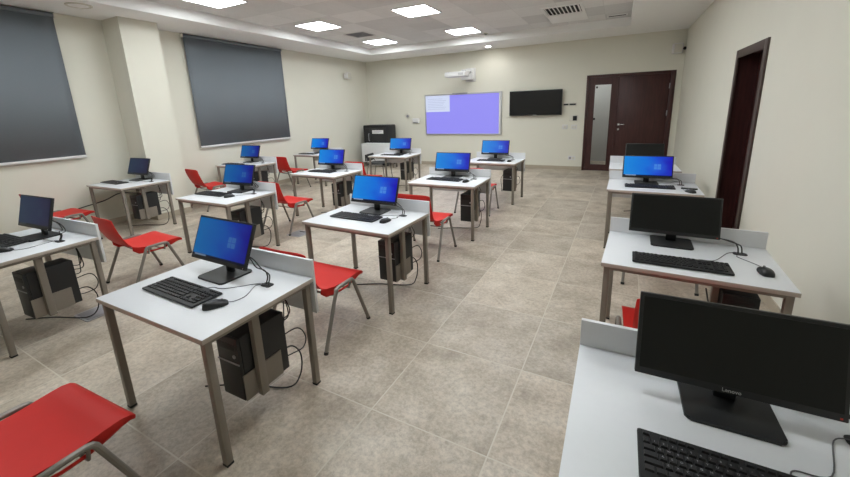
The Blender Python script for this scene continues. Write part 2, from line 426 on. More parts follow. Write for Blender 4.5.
def square_vent():
    t = thing('ceiling_vent', 'small dark square ceiling vent between two light panels', 'vent', (-5.52, 7.72, ZP))
    s = .27
    f = bmesh.new(); box(f, -s+.02, s-.02, -s+.02, s-.02, -.004, 0); obj('backing', f, VOID, t)
    for k in range(4):
        a = s-k*.062; f = bmesh.new()
        z0, z1 = -.014-k*.004, -.004
        for p in ((-a, a, -a, -a+.022), (-a, a, a-.022, a), (-a, -a+.022, -a+.022, a-.022), (a-.022, a, -a+.022, a-.022)): box(f, *p, z0, z1)
        obj('louvre_ring', f, GREYP if k else WHITEP, t)
    f = bmesh.new(); box(f, -.02, .02, -.02, .02, -.03, -.004); obj('centre_plate', f, GREYP, t)
square_vent()
def big_vent():
    t = thing('ceiling_vent', 'large white ceiling vent with dark slots near the double door', 'vent', (-1.07, 8.3, ZP))
    x0, x1, y0, y1 = -.37, .36, -.56, .18
    f = bmesh.new(); box(f, x0+.03, x1-.03, y0+.03, y1-.03, -.004, 0); obj('backing', f, VOID, t)
    f = bmesh.new()
    for p in ((x0, x1, y0, y0+.05), (x0, x1, y1-.05, y1), (x0, x0+.05, y0+.05, y1-.05), (x1-.05, x1, y0+.05, y1-.05)): box(f, *p, -.02, 0, .004)
    obj('frame', f, SOFFIT, t)
    for k in range(9):
        x = x0+.075+k*.0725
        f = bmesh.new(); vs = box(f, -.025, .025, y0+.05, y1-.05, -.003, .003)
        bmesh.ops.rotate(f, verts=vs, matrix=Matrix.Rotation(R(38), 3, 'Y')); bmesh.ops.translate(f, vec=(x, 0, -.016), verts=vs)
        obj('slat', f, SOFFIT, t)
big_vent()
bm = bmesh.new(); box(bm, -.37, .36, -.02, .70, -.014, 0, .004); box(bm, -.33, .32, .02, .66, -.018, -.013, .002)
o = tag(obj('access_panel', bm, SOFFIT), 'plain white access panel beside the large slotted vent', 'panel'); o.location = (-1.07, 8.52, ZP)
def slot_vent():
    t = thing('ceiling_vent', 'thin dark slot vent at the right end of the tiled ceiling', 'vent', (-.16, 9.26, ZP))
    f = bmesh.new(); box(f, -.19, .19, -.09, .09, -.01, 0, .003); obj('frame', f, SOFFIT, t)
    f = bmesh.new(); box(f, -.16, .16, -.03, .03, -.013, -.009); obj('slot', f, VOID, t)
slot_vent()
def detector():
    t = thing('smoke_detector', 'small round smoke detector beside the far ceiling light', 'detector', (-3.02, 9.42, ZP))
    f = bmesh.new(); cyl(f, (0, 0, -.012), .055, .024, 24, bev=.006); obj('housing', f, CREAMP, t)
    f = bmesh.new(); cyl(f, (0, 0, -.032), .03, .02, 18, bev=.005); obj('sensor_cap', f, GREYP, t)
detector()
def downlight(x, y, lit, label, r):
    t = thing('downlight', label, 'downlight', (x, y, ZS))
    f = bmesh.new()
    for k in range(28):
        a0, a1 = 2*math.pi*k/28, 2*math.pi*(k+1)/28
        q = [(r*math.cos(a0), r*math.sin(a0)), (r*math.cos(a1), r*math.sin(a1)), (.8*r*math.cos(a1), .8*r*math.sin(a1)), (.8*r*math.cos(a0), .8*r*math.sin(a0))]
        prism(f, q, -.012, 0)
    bmesh.ops.remove_doubles(f, verts=f.verts, dist=1e-5)
    obj('rim', f, WHITEP if lit else CREAMP, t)
    f = bmesh.new(); cyl(f, (0, 0, -.004), .8*r-.001, .008, 28); obj('lens', f, emis('downlight_glow', (1, .985, .95, 1), 120) if lit else SOFFIT, t)
downlight(-3.23, 10.3, True, 'small lit round downlight in the border above the whiteboard', .085)
downlight(-6.86, 2.95, False, 'unlit round downlight in the border beside the first blind', .15)

# ---------------------------------------------------------------- blinds
def blind(y0, y1, zb, label):
    t = thing('roller_blind', label, 'window blind', (XL, (y0+y1)/2, zb), 0, 'grey roller blinds on the left wall')
    h = ZS-zb; w = (y1-y0)/2
    f = bmesh.new(); n = 24
    A = []
    for i in range(n+1):                       # the cloth hangs in a very slight wave
        y = -w+2*w*i/n; x = .055+.002*math.sin(i*1.1)
        A.append([f.verts.new((x, y, .02)), f.verts.new((x+.001, y, h-.05))])
    for a, b_ in zip(A, A[1:]): f.faces.new((a[0], b_[0], b_[1], a[1]))
    c = obj('blind_cloth', f, BLIND, t); md = c.modifiers.new('thickness', 'SOLIDIFY'); md.thickness = .002
    f = bmesh.new(); tube(f, [(.045, -w-.01, h-.045), (.045, w+.01, h-.045)], .03, 16); obj('roller_tube', f, BLIND, t)
    f = bmesh.new(); box(f, .045, .065, -w-.005, w+.005, -.018, .022, .005); obj('bottom_bar', f, WHITEP, t)
    for s in (-1, 1):
        f = bmesh.new(); box(f, 0, .075, s*(w+.012)-.006, s*(w+.012)+.006, h-.085, h-.004, .003); obj('bracket', f, CREAMP, t)
    return t
blind(.50, 2.90, 1.20, 'grey roller blind at the left picture edge, before the pillar')
blind(4.80, 7.20, 1.145, 'grey roller blind hanging beyond the pillar')

# ---------------------------------------------------------------- far wall fittings
def whiteboard():
    t = thing('whiteboard', 'interactive whiteboard showing a lilac projected picture', 'whiteboard', (-4.21, YB, 1.565))
    w, h = 1.225, .612
    f = bmesh.new(); box(f, -w+.02, w-.02, -.03, 0, -h+.02, h-.02); obj('board_surface', f, mat('board_white', (.68, .68, .67, 1), .35), t)
    f = bmesh.new()
    for p in ((-w, w, -h, -h+.03), (-w, w, h-.03, h), (-w, -w+.03, -h+.03, h-.03), (w-.03, w, -h+.03, h-.03)): box(f, p[0], p[1], -.042, 0, p[2], p[3], .004)
    obj('board_frame', f, ALU, t)
    f = bmesh.new(); box(f, -w+.032, 1.145, -.032, -.0305, -.578, .572); im = obj('projected_picture', f, picture('lilac_picture', srgb(148, 142, 252), .88), t)  # projector light on the board, put in as this sheet's own glow
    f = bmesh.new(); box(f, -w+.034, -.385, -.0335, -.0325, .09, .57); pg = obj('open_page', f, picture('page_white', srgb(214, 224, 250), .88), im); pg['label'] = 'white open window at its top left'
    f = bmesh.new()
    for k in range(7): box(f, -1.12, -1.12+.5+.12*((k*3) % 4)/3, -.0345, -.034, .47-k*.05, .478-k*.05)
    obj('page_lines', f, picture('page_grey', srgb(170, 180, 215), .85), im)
    f = bmesh.new(); box(f, -.28, .2, -.075, -.03, h-.02, h+.012, .006); obj('projector_shadow_bar', f, GREYP, t)  # grey bar stands in for the projector's shadow on the board
whiteboard()
def projector():
    t = thing('projector', 'white short-throw projector on a wall arm above the whiteboard', 'projector', (-3.93, YB, 2.66))
    f = bmesh.new(); box(f, -.14, .16, -.035, 0, -.17, .20, .006); obj('wall_plate', f, WHITEP, t)
    f = bmesh.new(); box(f, -.05, .05, -.50, -.03, .07, .13, .006); box(f, -.24, .12, -.17, -.03, -.12, .17, .012); obj('wall_arm', f, WHITEP, t)
    f = bmesh.new()
    box(f, -.47, .14, -.84, -.50, -.07, .065, .03, 3)
    b_ = obj('projector_body', f, WHITEP, t)
    f = bmesh.new(); box(f, -.02, .02, -.62, -.58, .06, .10, .004); obj('arm_joint', f, ALU, t)
    f = bmesh.new()
    for k in range(5): box(f, -.05+k*.03, -.035+k*.03, -.842, -.838, -.035, .03)
    obj('vent_grille', f, GREYP, b_)
    f = bmesh.new(); box(f, -.42, -.25, -.72, -.56, .06, .075, .006); obj('mirror_housing', f, BLACKM, b_)
    f = bmesh.new(); box(f, .02, .09, -.17, -.158, .05, .11, .002); obj('cable_socket', f, GREYP, t)
projector()
def tv():
    t = thing('television', 'black flat television mounted between whiteboard and double door', 'television', (-2.045, YB, 1.815))
    f = bmesh.new(); box(f, -.25, .25, -.045, 0, -.16, .16, .004); obj('wall_bracket', f, BLACKM, t)
    f = bmesh.new(); box(f, -.70, .70, -.10, -.045, -.335, .335, .008); h = obj('housing', f, BLACK, t)
    f = bmesh.new(); box(f, -.682, .682, -.103, -.099, -.305, .318); obj('screen', f, mat('tv_glass', (.006, .006, .007, 1), .2), t)
    f = bmesh.new(); box(f, -.05, .05, -.102, -.098, -.326, -.314); obj('maker_badge', f, ALU, h)
tv()
def wallbox(name, label, cat, x, z, w, h, d, m, parts=()):
    t = thing(name, label, cat, (x, YB, z))
    f = bmesh.new(); box(f, -w/2, w/2, -d, 0, -h/2, h/2, .004); obj('plate', f, m, t)
    for nm, a, b_, c, e, mm in parts:
        f = bmesh.new(); box(f, a, b_, -d-.004, -d+.001, c, e, .001); obj(nm, f, mm, t)
wallbox('control_panel', 'white control box left of the whiteboard', 'control panel', -5.78, 1.40, .24, .15, .05, WHITEP, (('display', -.09, .09, -.065, -.04, GREYP),))
def thermo():
    t = thing('wall_sensor', 'small round wall sensor beside the white control box', 'sensor', (-6.08, YB, 1.56))
    f = bmesh.new(); cyl(f, (0, -.015, 0), .085, .03, 24, 'Y', bev=.006); obj('housing', f, CREAMP, t)
    f = bmesh.new(); cyl(f, (0, -.032, -.01), .045, .014, 20, 'Y', bev=.003); obj('dial', f, GREYP, t)
thermo()
wallbox('wall_controller', 'narrow dark-fronted wall controller right of the television', 'controller', -1.155, 1.745, .34, .075, .03, CREAMP, (('button_row', -.15, -.03, -.02, .02, BLACKM), ('button_row', -.01, .15, -.02, .02, BLACKM)))
wallbox('thermostat', 'black-screened thermostat under the wall controller', 'thermostat', -1.05, 1.385, .2, .15, .03, CREAMP, (('display', -.01, .09, -.06, .06, BLACKM),))
wallbox('light_switch', 'left one of two white switches beside the double door', 'switch', -1.25, 1.16, .14, .12, .012, WHITEP, (('rocker', -.03, .03, -.035, .035, CREAMP),))
wallbox('light_switch', 'white switch nearest the double door frame', 'switch', -1.02, 1.155, .14, .12, .012, WHITEP, (('rocker', -.05, -.004, -.035, .035, CREAMP), ('rocker', .004, .05, -.035, .035, CREAMP)))
wallbox('wall_socket', 'white socket low on the wall by the double door', 'socket', -1.04, .325, .19, .12, .012, WHITEP, (('socket_face', -.07, -.01, -.03, .03, GREYP), ('socket_face', .01, .07, -.03, .03, CREAMP)))
def speaker(name, label, loc, rz, w, h, d):
    t = thing(name, label, 'speaker', loc, rz)
    f = bmesh.new(); box(f, -.03, .03, -.06, 0, -.05, .05, .004); obj('wall_bracket', f, GREYP, t)
    f = bmesh.new()
    prism(f, [(-w/2, -.06), (w/2, -.06), (w*.38, -.06-d), (-w*.38, -.06-d)], -h/2, h/2, bev=.01)
    c = obj('cabinet', f, WHITEP, t)
    f = bmesh.new(); box(f, -w*.34, w*.34, -.067-d, -.058-d, -h*.42, h*.42, .003); obj('grille', f, CREAMP, c)
speaker('wall_speaker', 'white wall speaker high in the corner above the double door', (1.115, YB, 2.91), 0, .22, .22, .11)
speaker('wall_speaker', 'small white speaker high on the left wall near the far corner', (XL, 9.72, 2.83), R(90), .24, .17, .12)
bm = bmesh.new(); cyl(bm, (-.035, 0, 0), .035, .05, 16, 'X', bev=.008); box(bm, -.075, -.055, -.012, .012, -.012, .012)
o = tag(obj('speaker_knob', bm, BLACKM), 'small dark knob on the right wall beside the corner speaker', 'knob'); o.location = (XR, 10.72, 2.9)

# black cabinet, white table and black chair in the far left corner
def cabinet():
    t = thing('equipment_cabinet', 'large black metal cabinet with a white label in the far corner', 'cabinet', (-6.95, 10.45, 0))
    w, d = .455, .27; z = 1.285
    f = bmesh.new(); box(f, -w, w, -d, d, .06, z, .02); b_ = obj('body', f, CHARC, t)
    f = bmesh.new(); box(f, -w+.02, w-.02, -d-.012, d, z-.06, z+.015, .012); obj('lid', f, BLACKM, t)
    f = bmesh.new(); box(f, -w+.03, -.185, -d-.016, -d, .1, z-.075, .006); obj('door', f, CHARC, t)
    f = bmesh.new(); box(f, -.165, w-.03, -d-.022, -d, .1, z-.075, .006); dr = obj('door', f, CHARC, t)
    f = bmesh.new(); box(f, -.09, .33, -d-.026, -d-.021, z-.25, z-.14, .001); lb = obj('label_plate', f, PAPER, dr)
    f = bmesh.new()
    for k in range(3): box(f, -.05, .28-.06*k, -d-.027, -d-.0255, z-.175-k*.025, z-.167-k*.025)
    obj('label_print', f, GREYP, dr)
    f = bmesh.new(); tube(f, [(-.22, -d-.016, .8), (-.22, -d-.05, .82), (-.22, -d-.05, 1.02), (-.22, -d-.016, 1.04)], .01, 8); obj('handle', f, GREYP, t)
    for sx in (-1, 1):
        for sy in (-1, 1):
            f = bmesh.new(); cyl(f, (sx*(w-.08), sy*(d-.06), .03), .03, .06, 16); obj('foot', f, BLACKM, t)
cabinet()
def side_table():
    t = thing('teacher_table', 'white table with solid front panel before the black cabinet', 'table', (-6.68, 9.98, 0))
    w = .58
    f = bmesh.new(); box(f, -w, w, -.14, .16, .725, .75, .003); obj('tabletop', f, TOPW, t)
    f = bmesh.new(); box(f, -w, w, -.16, -.14, .16, .75, .003); obj('front_panel', f, PANELW, t)
    for sx in (-1, 1):
        for sy in (-1, 1):
            f = bmesh.new(); box(f, sx*(w-.04)-.022, sx*(w-.04)+.022, sy*.1-.022+.01, sy*.1+.022+.01, 0, .724, .003); obj('leg', f, STEEL, t)
side_table()
def black_chair():
    t = thing('visitor_chair', 'low black padded chair seen beneath the far desk', 'chair', (-5.42, 8.05, 0), R(-80))
    f = bmesh.new(); prism(f, rounded(.50, .50, .08), .40, .46, bev=.015); obj('seat', f, BLACKM, t)
    f = bmesh.new(); prism(f, rounded(.46, .05, .02), .50, .67, bev=.015); vs = f.verts; bmesh.ops.translate(f, vec=(0, -.27, 0), verts=list(vs)); obj('backrest', f, BLACKM, t)
    for s in (-1, 1):
        f = bmesh.new(); tube(f, [(s*.26, .24, 0), (s*.25, .20, .40), (s*.25, .18, .415), (s*.25, -.02, .415)], .013, 8); obj('leg', f, STEELC, t)
        f = bmesh.new(); tube(f, [(s*.26, -.28, 0), (s*.25, -.20, .40), (s*.25, -.18, .415), (s*.25, -.02, .415)], .013, 8); obj('leg', f, STEELC, t)
        f = bmesh.new(); tube(f, [(s*.22, -.18, .40), (s*.22, -.25, .52), (s*.2, -.262, .68)], .012, 8); obj('back_support', f, STEELC, t)
    return t
black_chair()

# ---------------------------------------------------------------- desks
ZT = .75
def make_desk(label, w, d, loc, rz, group, px, sg):
    t = thing('computer_desk', label, 'desk', loc, rz, group)
    hw, hd = w/2, d/2
    f = bmesh.new(); box(f, -hw, hw, -hd, hd, ZT-.026, ZT, .002)
    for fc in f.faces:
        if abs(fc.normal.z) < .5: fc.material_index = 1
    obj('tabletop', f, [TOPW, EDGE], t)
    f = bmesh.new(); box(f, -hw, hw, hd, hd+.02, .505, ZT+.115, .002); obj('rear_panel', f, PANELW, t)
    lx, ly, s = hw-.0346, hd-.0346, .0185
    for sx in (-1, 1):
        for sy in (-1, 1):
            f = bmesh.new(); box(f, sx*lx-s, sx*lx+s, sy*ly-s, sy*ly+s, .012, ZT-.026, .003); lg = obj('leg', f, STEEL, t)
            f = bmesh.new(); box(f, sx*lx-s-.001, sx*lx+s+.001, sy*ly-s-.001, sy*ly+s+.001, 0, .014, .002); obj('foot_cap', f, BLACKM, lg)
    z0, z1 = ZT-.050, ZT-.026
    for sy in (-1, 1):
        f = bmesh.new(); box(f, -lx+s, lx-s, sy*ly-.0165, sy*ly+.0165, z0, z1, .002); obj('frame_rail', f, STEEL, t)
    for sx in (-1, 1):
        f = bmesh.new(); box(f, sx*lx-.0165, sx*lx+.0165, -ly+s, ly-s, z0, z1, .002); obj('frame_rail', f, STEEL, t)
    # grommet, tower holder
    f = bmesh.new(); prism(f, [(.31+x, .17+y) for x, y in rounded(.075, .05, .015)], ZT, ZT+.004, bev=.001); obj('cable_grommet', f, BLACKM, t)
    f = bmesh.new(); box(f, px-.018, px+.018, -.055, -.008, .19, ZT-.026, .003); obj('holder_post', f, STEEL, t)
    f = bmesh.new(); box(f, px-.03, px+.03, -ly+.0165, ly-.0165, z0+.008, z1, .002); obj('frame_rail', f, STEEL, t)
    f = bmesh.new()
    def mb(a, b_, *q): box(f, *sorted((px+sg*a, px+sg*b_)), *q)
    mb(.018, .0235, -.13, .13, .20, .36, .001); mb(.0235, .20, -.11, .10, .196, .201, .0005)
    obj('tower_bracket', f, STEEL, t)
    return t

def make_tower(label, loc, rz, px, sg, loose=False):
    x0, x1 = sorted((px+sg*.0245, px+sg*.2045))
    t = thing('computer_tower', label, 'computer tower', loc, rz, 'black computer towers hung under the desks')
    y0, y1, z0, z1 = -.135, .185, .2015, .585
    f = bmesh.new(); box(f, x0, x1, y0+.02, y1, z0, z1, .005); obj('case', f, CHARC, t)
    f = bmesh.new(); box(f, x0, x1, y0, y0+.02, z0, z1, .006); fp = obj('front_bezel', f, BLACK, t)
    f = bmesh.new(); box(f, x0+.02, x1-.02, y0-.003, y0+.002, z1-.075, z1-.035, .001); obj('drive_bay', f, BLACKM, fp)
    f = bmesh.new(); cyl(f, (x1-.035, y0-.002, z1-.11), .011, .006, 16, 'Y'); obj('power_button', f, GREYP, fp)
    f = bmesh.new(); box(f, x0-.003, x1+.0, y0-.004, y0-.0005, z0+.225, z0+.233); box(f, x0-.003, x0-.0005, y0-.004, y1-.02, z0+.225, z0+.233); obj('strap', f, GREYP, t)
    xm = (x0+x1)/2
    for k, (ox, zz, out) in enumerate(((.05, .53, .06), (.0, .48, .09), (-.03, .43, .075))):
        f = bmesh.new(); yo = y1+out
        tube(f, [(xm+ox, y1-.004, zz), (xm+ox+.01, yo-.01, zz-.01), (xm+ox+.03, yo, zz+.05), (.31+.02*(k-1), .25, .70), (.31+.012*(k-1), .17, ZT-.004)], .004, 6, 5)
        obj('cable', f, CABLE, t)
    f = bmesh.new()
    tube(f, [(xm+.03, y1-.004, .30), (xm+.05, .26, .29), (xm+.07, .30, .20), (xm+.06, .28, .06), (xm+.02, .2, .012), (xm-.28, .1, .006), (xm-.5, -.02, .005)] if not loose else
         [(xm-.03, y1-.004, .40), (xm-.06, .24, .36), (xm-.15, .18, .24), (xm-.145, -.0, .16), (xm-.12, -.1, .26), (xm-.135, -.1, .42), (xm-.14, .1, .50)], .005, 6, 6)
    obj('power_cable', f, CABLE, t)
    f = bmesh.new()
    tube(f, [(xm+.04, y1-.004, .40), (x1+.0, .28, .42), (x1+.03, .31, .35), (x1+.02, .29, .28), (xm+.06, .24, .25), (xm+.04, y1-.004, .25)], .004, 6, 5)
    obj('cable', f, CABLE, t)
    return t

# ---------------------------------------------------------------- monitors, keyboards, mice
MW, MH = .545, .283
def make_monitor(label, loc, rz, tilt, screen, lit, hz=.22, logo=False, desk=None, wobble=0):
    t = thing('monitor', label, 'monitor', loc, rz, 'desktop monitors')
    Mx = Matrix.Translation((0, 0, hz)) @ Matrix.Rotation(-tilt, 4, 'X')
    def put(f): bmesh.ops.transform(f, matrix=Mx, verts=f.verts)
    f = bmesh.new(); box(f, -MW/2, MW/2, 0, .022, -MH/2, MH/2, .004)
    v = box(f, -MW*.36, MW*.36, .02, .042, -MH*.38, MH*.34, .012)
    put(f); hs = obj('housing', f, BLACK, t)
    bz, bb = .012, .024
    f = bmesh.new(); uvl = f.loops.layers.uv.new('UVMap')
    box(f, -MW/2+bz, MW/2-bz, -.0012, .001, -MH/2+bb, MH/2-bz)
    f.faces.ensure_lookup_table()
    for fc in f.faces:
        for lp in fc.loops:
            c = lp.vert.co; lp[uvl].uv = ((c.x+MW/2-bz)/(MW-2*bz), (c.z+MH/2-bb)/(MH-bb-bz))
    put(f); obj('screen', f, screen, t, smooth=False)
    f = bmesh.new(); box(f, MW/2-.02, MW/2-.014, -.001, .001, -MH/2+.007, -MH/2+.012); put(f); obj('power_light', f, ORANGE if not lit else ALU, hs)
    # stand
    f = bmesh.new(); prism(f, [(a, b_-.008) for a, b_ in rounded(.255, .225, .018)], 0, .012, bev=.004); obj('base', f, BLACK, t)
    f = bmesh.new()
    q = Mx @ Vector((0, .035, -.04))
    box(f, -.032, .032, .02, .045, .01, .12, .006); 
    tube(f, [(0, .033, .09), (0, .04, .14), (q.x, q.y, q.z)], .026, 12)
    obj('neck', f, BLACK, t)
    if logo:
        me = textmesh('Lenovo', .017)
        bm2 = bmesh.new(); bm2.from_mesh(me); bmesh.ops.rotate(bm2, verts=bm2.verts, matrix=Matrix.Rotation(R(90), 3, 'X'))
        bmesh.ops.translate(bm2, vec=(0, -.0006, -MH/2+.012), verts=bm2.verts); put(bm2)
        obj('maker_logo', bm2, mat('logo_silver', (.5, .5, .5, 1), .4), hs, smooth=False)
    if desk:                                    # two cables from the back of the panel into the grommet
        inv = W(loc, rz).inverted()
        g = desk @ Vector((.31, .17, ZT)); g = inv @ g
        for k in range(2):
            a = Mx @ Vector((.09+.03*k, .043, -.05))
            f = bmesh.new()
            tube(f, [a, (a.x+.06, a.y+.05, a.z-.05), (a.x+.12+.02*k, a.y+.05, .06), (g.x-.05+.03*k, g.y+.03, .075-.015*k), (g.x-.015+.02*k, g.y+.02, .045), (g.x-.01+.02*k, g.y, .004)], .004, 6, 6)
            obj('cable', f, CABLE, t)
    return t

KW, KD = .52, .178
def key_layout():
    """(x, y, w) of every key, centre coordinates on the board"""
    u = .0225; ks = []
    left, top = -KW/2+.012, KD/2-.018
    def row(y, widths, x=0, h=.0175, chars=''):
        for i, w in enumerate(widths):
            if w > 0: ks.append((left+(x+w/2)*u, y, w*u-.003, h, chars[i] if i < len(chars) else ''))
            x += abs(w)
    y = top
    row(y, [1, -1, 1, 1, 1, 1, -.5, 1, 1, 1, 1, -.5, 1, 1, 1, 1], 0, .013)
    rows = [('`1234567890-=', [1]*13+[2]), (' QWERTYUIOP[]', [1.5]+[1]*12+[1.5]), (" ASDFGHJKL;'", [1.75]+[1]*11+[2.25]), (' ZXCVBNM,./', [2.25]+[1]*10+[2.75])]
    for k, (ch, ws) in enumerate(rows): row(y-.027-k*.0245, ws, 0, .0205, ch)
    row(y-.027-4*.0245, [1.25, 1.25, 1.25, 6.25, 1.25, 1.25, 1.25, 1.25], 0, .0205)
    x = 15.25
    for yy in (0, 1): row(y-.027-yy*.0245, [1, 1, 1], x, .0205)
    row(y-.027-3*.0245, [1], x+1, .0205); row(y-.027-4*.0245, [1, 1, 1], x, .0205)
    x = 18.5
    row(y, [1, 1, 1, 1], x, .013)
    for yy, ch in ((0, ' /*-'), (1, '789'), (2, '456'), (3, '123')): row(y-.027-yy*.0245, [1]*len(ch), x, .0205, ch)
    row(y-.027-4*.0245, [2, 1], x, .0205, '0.')
    return ks
KEYS = key_layout()

def key_shape(f, x, y, w, h, z=.016):
    b = [(-w/2, -h/2), (w/2, -h/2), (w/2, h/2), (-w/2, h/2)]
    B = [f.verts.new((x+a, y+c, z-.004)) for a, c in b]; i = .0022
    Tt = [f.verts.new((x+a*(1-2*i/w), y+c*(1-2*i/h)+.0006, z+.004)) for a, c in b]
    f.faces.new(Tt)
    for k in range(4): f.faces.new((B[k], B[(k+1) % 4], Tt[(k+1) % 4], Tt[k]))

GLYPH = {}
def glyph(c):
    if c not in GLYPH: GLYPH[c] = textmesh(c, .009, 0)
    return GLYPH[c]

def make_keyboard(label, loc, rz, detail=0, desk=None, cable=True):
    t = thing('keyboard', label, 'keyboard', loc, rz, 'black keyboards on the desks')
    f = bmesh.new(); prism(f, rounded(KW, KD, .008, 3), .004, .014, bev=.002)
    # front palm edge slopes down a little
    obj('body', f, BLACK, t)
    f = bmesh.new()
    for sx in (-1, 1):
        for sy in (-1, 1): box(f, sx*.22-.015, sx*.22+.015, sy*.065-.006, sy*.065+.006, 0, .0045)
    obj('rubber_feet', f, BLACKM, t)
    if detail:
        for i, (x, y, w, h, c) in enumerate(KEYS):
            f = bmesh.new(); key_shape(f, 0, 0, w, h)
            if detail > 1 and c.strip():
                nf = len(f.faces); f.from_mesh(glyph(c))
                f.faces.ensure_lookup_table(); vs = set()
                for fc in f.faces[nf:]:
                    fc.material_index = 1; vs.update(fc.verts)
                bmesh.ops.translate(f, vec=(-w*.1, h*.08, .0203), verts=list(vs))
            me_o = obj('key', f, [KEYM, LEGEND], t, smooth=False); me_o.location = (x, y, 0)
    else:
        f = bmesh.new()
        for x, y, w, h, c in KEYS: key_shape(f, x, y, w, h)
        obj('keycaps', f, KEYM, t, smooth=False)
    if desk and cable:
        g = W(loc, rz).inverted() @ (desk @ Vector((.31, .17, ZT)))
        f = bmesh.new(); tube(f, [(.10, KD/2-.004, .008), (.12, KD/2+.03, .003), (.20, KD/2+.05, .003), (g.x-.07, g.y-.02, .003), (g.x-.02, g.y, .006), (g.x, g.y, .003)], .002, 6, 6)
        obj('cable', f, CABLEG, t)
    return t

def make_mouse(label, loc, rz, desk=None):
    t = thing('mouse', label, 'mouse', loc, rz, 'black computer mice on the desks')
    f = bmesh.new()
    N, Mm = 14, 10; L, Wd, H = .064, .036, .034
    rows = []
    for i in range(N+1):
        a = math.pi*i/N; y = -L*math.cos(a); prof = max(math.sin(a), 0)**.55
        hz = H*prof*(1-.28*(y/L)) if 0 < i < N else 0
        rows.append([f.verts.new((Wd*prof*(1+.06*(y/L)**2)*(-math.cos(math.pi*j/Mm)), y, .002+hz*math.sin(math.pi*j/Mm)**.7)) for j in range(Mm+1)])
    for A, B in zip(rows, rows[1:]):
        for j in range(Mm): f.faces.new((A[j], A[j+1], B[j+1], B[j]))
        f.faces.new((A[0], B[0], B[Mm], A[Mm]))
    bmesh.ops.remove_doubles(f, verts=f.verts, dist=1e-5)
    bmesh.ops.dissolve_degenerate(f, dist=1e-6, edges=f.edges)
    b_ = obj('shell', f, BLACK, t)
    f = bmesh.new(); cyl(f, (0, .033, .0255), .010, .008, 14, 'X'); obj('scroll_wheel', f, GREYP, t)
    if desk:
        g = W(loc, rz).inverted() @ (desk @ Vector((.31, .17, ZT)))
        f = bmesh.new(); k = 1 if g.x > 0 else -1
        tube(f, [(0, L-.006, .008), (.004, L+.03, .004), (k*.03, L+.09, .003), (g.x-.03, g.y-.06, .003), (g.x+.005, g.y-.01, .006), (g.x+.005, g.y, .003)], .002, 6, 6)
        obj('cable', f, CABLEG, t)
    return t

# ---------------------------------------------------------------- red chairs
PROF = [(-.300, .800, .222, 0), (-.296, .78, .230, 0), (-.283, .71, .234, 0), (-.262, .64, .234, 0), (-.235, .57, .230, 0), (-.205, .51, .226, 0), (-.175, .472, .226, .6),
        (-.13, .452, .236, 1), (-.06, .442, .248, 1), (.02, .438, .256, 1), (.10, .440, .260, 1), (.18, .447, .263, .8), (.235, .449, .265, .5), (.268, .442, .266, .3), (.287, .428, .266, .15)]
SPLIT = 6
def shell_part(rows, seat):
    f = bmesh.new(); n = 12; G = []
    for y, z, hw, dn in rows:
        r = []
        for j in range(-n, n+1):
            s = j/n; c = 1-s*s
            if seat: x, yy, zz = s*hw, y, z-.012*c*dn
            else: x, yy, zz = s*hw, y-.022*c, z-(.014*(abs(s)**6) if z > .79 else 0)
            r.append(f.verts.new((x, yy, zz)))
        if seat:                                # side flanges folded down beside the tube, with a hand slot
            for sd in (-1, 1):
                e = r[0] if sd < 0 else r[-1]
                a = f.verts.new((e.co.x-sd*.002, e.co.y, e.co.z-.006-.012*dn)); b_ = f.verts.new((e.co.x-sd*.006, e.co.y, e.co.z-.010-.040*dn)); c_ = f.verts.new((e.co.x-sd*.010, e.co.y, e.co.z-.012-.056*dn))
                if sd < 0: r = [c_, b_, a]+r
                else: r = r+[a, b_, c_]
        G.append(r)
    for i, (A, B) in enumerate(zip(G, G[1:])):
        for j in range(len(A)-1):
            if seat and 2 <= i <= 3 and j in (1, len(A)-3): continue   # the slot
            f.faces.new((A[j], A[j+1], B[j+1], B[j]))
    return f

def make_chair():
    t = thing('stacking_chair', 'red chair', 'chair', (0, 0, 0), 0, 'red plastic stacking chairs')
    dense = []
    for a, b_ in zip(PROF, PROF[1:]): dense.append(a)
    dense.append(PROF[-1])
    bk = obj('backrest', shell_part(dense[:SPLIT+1], False), RED, t, angle=60)
    se = obj('seat', shell_part(dense[SPLIT:], True), RED, t, angle=60)
    # the two meet in one line: match the fold's dish
    for o in (bk, se):
        md = o.modifiers.new('thickness', 'SOLIDIFY'); md.thickness = .005; md.offset = 0
    r = .0145; zt = .441
    for s in (-1, 1):
        for fr in (-1, 1):
            foot = Vector((s*.303, fr*.272, .006)); top = (Vector((s*.288, .125, zt-.018)) if fr > 0 else Vector((s*.288, -.085, zt-.018)))
            knee = Vector((s*.285, top.y-fr*.03, zt)); mid = Vector((s*.285, .02, zt+.002))
            f = bmesh.new(); P = [foot]
            for k in range(1, 6):
                P.append(foot.lerp(top, k/5))
            q0 = top; q2 = knee
            q1 = Vector((s*.287, top.y-fr*.006, zt-.002))
            P += [q0.lerp(q1, .5).lerp(q1.lerp(q2, .5), .5), q2, mid]
            tube(f, P, r, 10); lg = obj('leg', f, STEELC, t)
            f = bmesh.new(); tube(f, [(foot.x, foot.y, 0), (foot.x-s*.001, foot.y-fr*.006, .02)], r+.0025, 10); obj('foot_cap', f, BLACKM, lg)
    for y in (-.055, .10):
        f = bmesh.new(); tube(f, [(-.285, y, zt-.004), (-.262, y, zt-.075), (-.2, y, zt-.08), (.2, y, zt-.08), (.262, y, zt-.075), (.285, y, zt-.004)], .008, 8); obj('crossbar', f, STEELC, t)
    return t
proto = make_chair()
